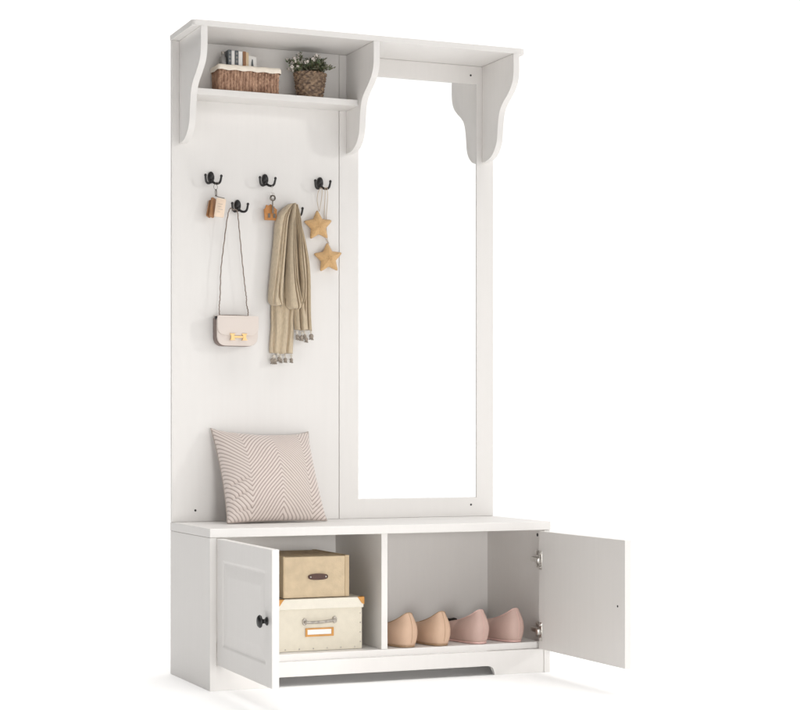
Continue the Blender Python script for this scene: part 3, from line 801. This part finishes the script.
for k in range(6): RV.append(nb()); lathe(RV[-1], [(0.0002, 0.0583), (0.0018, 0.0586), (0.0022, 0.0598)], (0.2290 + 0.0400 * k, 0, ZF + 0.006), 'y', 10)
for k in range(4): RV.append(nb()); lathe(RV[-1], [(0.0002, 0.0583), (0.0018, 0.0586), (0.0022, 0.0598)], (0.4460, 0, 0.105 + 0.026 * k), 'y', 10)
for bm in RV: link("rivet", bm, PEWTER, s2)
s1 = root("storage_box", "kraft tan storage box with dark leather pull tab, stacked on the cream box", "storage box")
ax0, ax1, ay0, ay1, az0, az1 = 0.2275, 0.4150, 0.070, 0.330, 0.2290, 0.3400
bm = nb(); box(bm, ax0, ax1, ay0, ay1, az0, az1, 0.0018); link("body", bm, KRAFT, s1)
for q in (0, 1):
  bm = nb()
  if q: box(bm, ax1 - 0.0105, ax1 + 0.0016, ay0 - 0.0016, ay1, az0 + .0003, az1 + .0016, 0.0008)
  else: box(bm, ax0 - 0.0012, ax0 + 0.0030, ay0 - 0.0014, ay1, az0 + .0003, az1 + .0016, 0.0008)
  link("edge_trim", bm, KRAFTD, s1)
bm = nb(); prism(bm, [(0.2970 + (0.0570) * (0.5 - 0.5 * cos(pi * k / 12)), 0.2850 - 0.0085 * sin(pi * k / 12) ** .55) for k in range(13)] + [(0.2970 + (0.0570) * (0.5 + 0.5 * cos(pi * k / 12)), 0.2850 + 0.0085 * sin(pi * k / 12) ** .55) for k in range(1, 12)], 'y', 0.0650, 0.0690, 0.0008)
pt = link("pull_tab", bm, LEATHB, s1)
for x in (0.3035, 0.3475):
    bm = lathe(nb(), [(0.0002, 0.0634), (0.0022, 0.0638), (0.0026, 0.0652)], (x, 0, 0.2850), 'y', 10); link("stud", bm, STEEL, pt, smooth=True)

# ------------------------------------------------------------------ shoes
def shoe(cx, lab, up, sole, bow, flip, yaw=0.0, hh=0.089):
    o = root("ballet_flat", lab, "shoe", (cx, 0.026, ZF), "ballet flats in the right compartment")
    o.rotation_euler = (0, 0, yaw)
    Ls = 0.235; NP = 72
    def foot(a):     # outline, a=0 heel .. pi toe ; returns (x, y)
        y = Ls * (0.5 - 0.5 * cos(a))
        f = y / Ls
        w = (0.0365 + 0.0055 * math.exp(-((f - 0.70) / 0.22) ** 2) - 0.0035 * math.exp(-((f - .42) / .15) ** 2))
        e_ = (abs(sin(a))) ** (0.62 if f < .5 else 0.80)
        return (w * e_ * (1 if a <= pi else -1), y)
    def opening(a):
        y = 0.010 + 0.145 * (0.5 - 0.5 * cos(a)); f = (y - 0.010) / 0.145
        w = 0.0265 + 0.0010 * f
        return (w * abs(sin(a)) ** 0.62 * (1 if a <= pi else -1), y)
    bm = nb(); rows = []
    NV = 16
    for j in range(NV + 1):
        v = j / NV; row = []
        for i in range(NP):
            a = 2 * pi * i / NP
            fx, fy = foot(a); ox, oy = opening(a)
            f = 0.5 - 0.5 * cos(a)
            da = min(a, 2 * pi - a)
            top = 0.059 + (hh - 0.059) * math.exp(-(da / 1.05) ** 1.6) - 0.016 * f
            k = v ** 1.5 if f > 0.55 else v ** 2.0
            x = fx * (1 - k) + ox * k; y = fy * (1 - k) + oy * k
            bl_ = sin(pi * min(1, v * 1.02)) ** 0.9
            x += (fx / 0.035) * 0.0065 * bl_; y += -0.0105 * cos(a) * bl_ * (1 if f < .5 else -.2) 
            if f > .5: zz = 0.006 + top * (1 - (1 - v) ** 2.2) * 1.0
            else: zz = 0.006 + top * v ** (0.95)
            row.append(bm.verts.new((x, y, zz)))
        rows.append(row)
    # rolled top line and inner lining
    for (inn, dz) in ((0.0012, 0.0006), (0.0024, -0.0006), (0.004, -0.006), (0.003, -0.040)):
        row = []
        for i in range(NP):
            p = rows[NV][i].co; c_ = Vector((0, 0.085, 0)); d = Vector((c_.x - p.x, (c_.y - p.y) * .5, 0)).normalized()
            row.append(bm.verts.new((p.x + d.x * inn, p.y + d.y * inn, max(0.010, p.z + dz))))
        rows.append(row)
    for j in range(len(rows) - 1):
        for i in range(NP): bm.faces.new((rows[j][i], rows[j][(i + 1) % NP], rows[j + 1][(i + 1) % NP], rows[j + 1][i]))
    bm.faces.new(rows[-1]); bm.faces.new(rows[0][::-1])
    top_ring = [rows[NV][i].co.copy() for i in range(0, NP, 2)]
    back_line = [rows[j][0].co + Vector((0, -0.0003, 0)) for j in range(1, NV + 1)]
    link("upper", bm, up, o, smooth=True)
    bm = tube(nb(), top_ring, 0.0013, 8, closed=True); link("binding", bm, sole, o, smooth=True)
    bm = tube(nb(), back_line, 0.0005, 6); link("heel_seam", bm, sole, o, smooth=True)
    bm = nb(); rr_ = []
    for (sc_, z) in ((0.93, 0.0), (0.975, 0.001), (0.985, 0.0055), (0.96, 0.0066)):
        rr_.append([Vector((foot(2 * pi * i / NP)[0] * sc_, Ls / 2 + (foot(2 * pi * i / NP)[1] - Ls / 2) * (1 - (1 - sc_) * .3) + .0, z)) for i in range(NP)])
    V = loft(bm, rr_); bm.faces.new(V[0][::-1]); bm.faces.new(V[-1]); link("sole", bm, sole, o, angle=50)
    bm = nb(); V = [bm.verts.new((opening(2 * pi * i / NP)[0] * .84, 0.085 + (opening(2 * pi * i / NP)[1] - 0.085) * .92, 0.0125)) for i in range(NP)]
    bm.faces.new(V); link("insole", bm, INSOLE, o)
    if bow:
        bm = nb()
        for s in (-1, 1):
            prism(bm, [(s * 0.001, 0.0500), (s * 0.020, 0.0490), (s * 0.0240, 0.0520), (s * 0.0200, 0.0570), (s * 0.012, 0.0590), (s * 0.001, 0.0575)][::s], 'y', 0.1600, 0.1650, 0.0012)
        ball(bm, (0, 0.1620, 0.0540), 0.0040)
        link("bow", bm, BOWM, o, smooth=True)
    return o
shoe(0.5810, "tan ballet flat beside the cabinet divider, leftmost of the four shoes", TANS, SOLET, False, 1, radians(9))
shoe(0.6800, "tan ballet flat next to the pink shoes, second of the four from the left", TANS, SOLET, False, 1, radians(7))
shoe(0.7990, "dusty pink ballet flat next to the tan shoes, third of the four from the left", PINKS, SOLEP, True, 1, radians(9))
shoe(0.9080, "dusty pink ballet flat against the right wall of the compartment, by the hinge", PINKS, SOLEP, False, 1, radians(8))
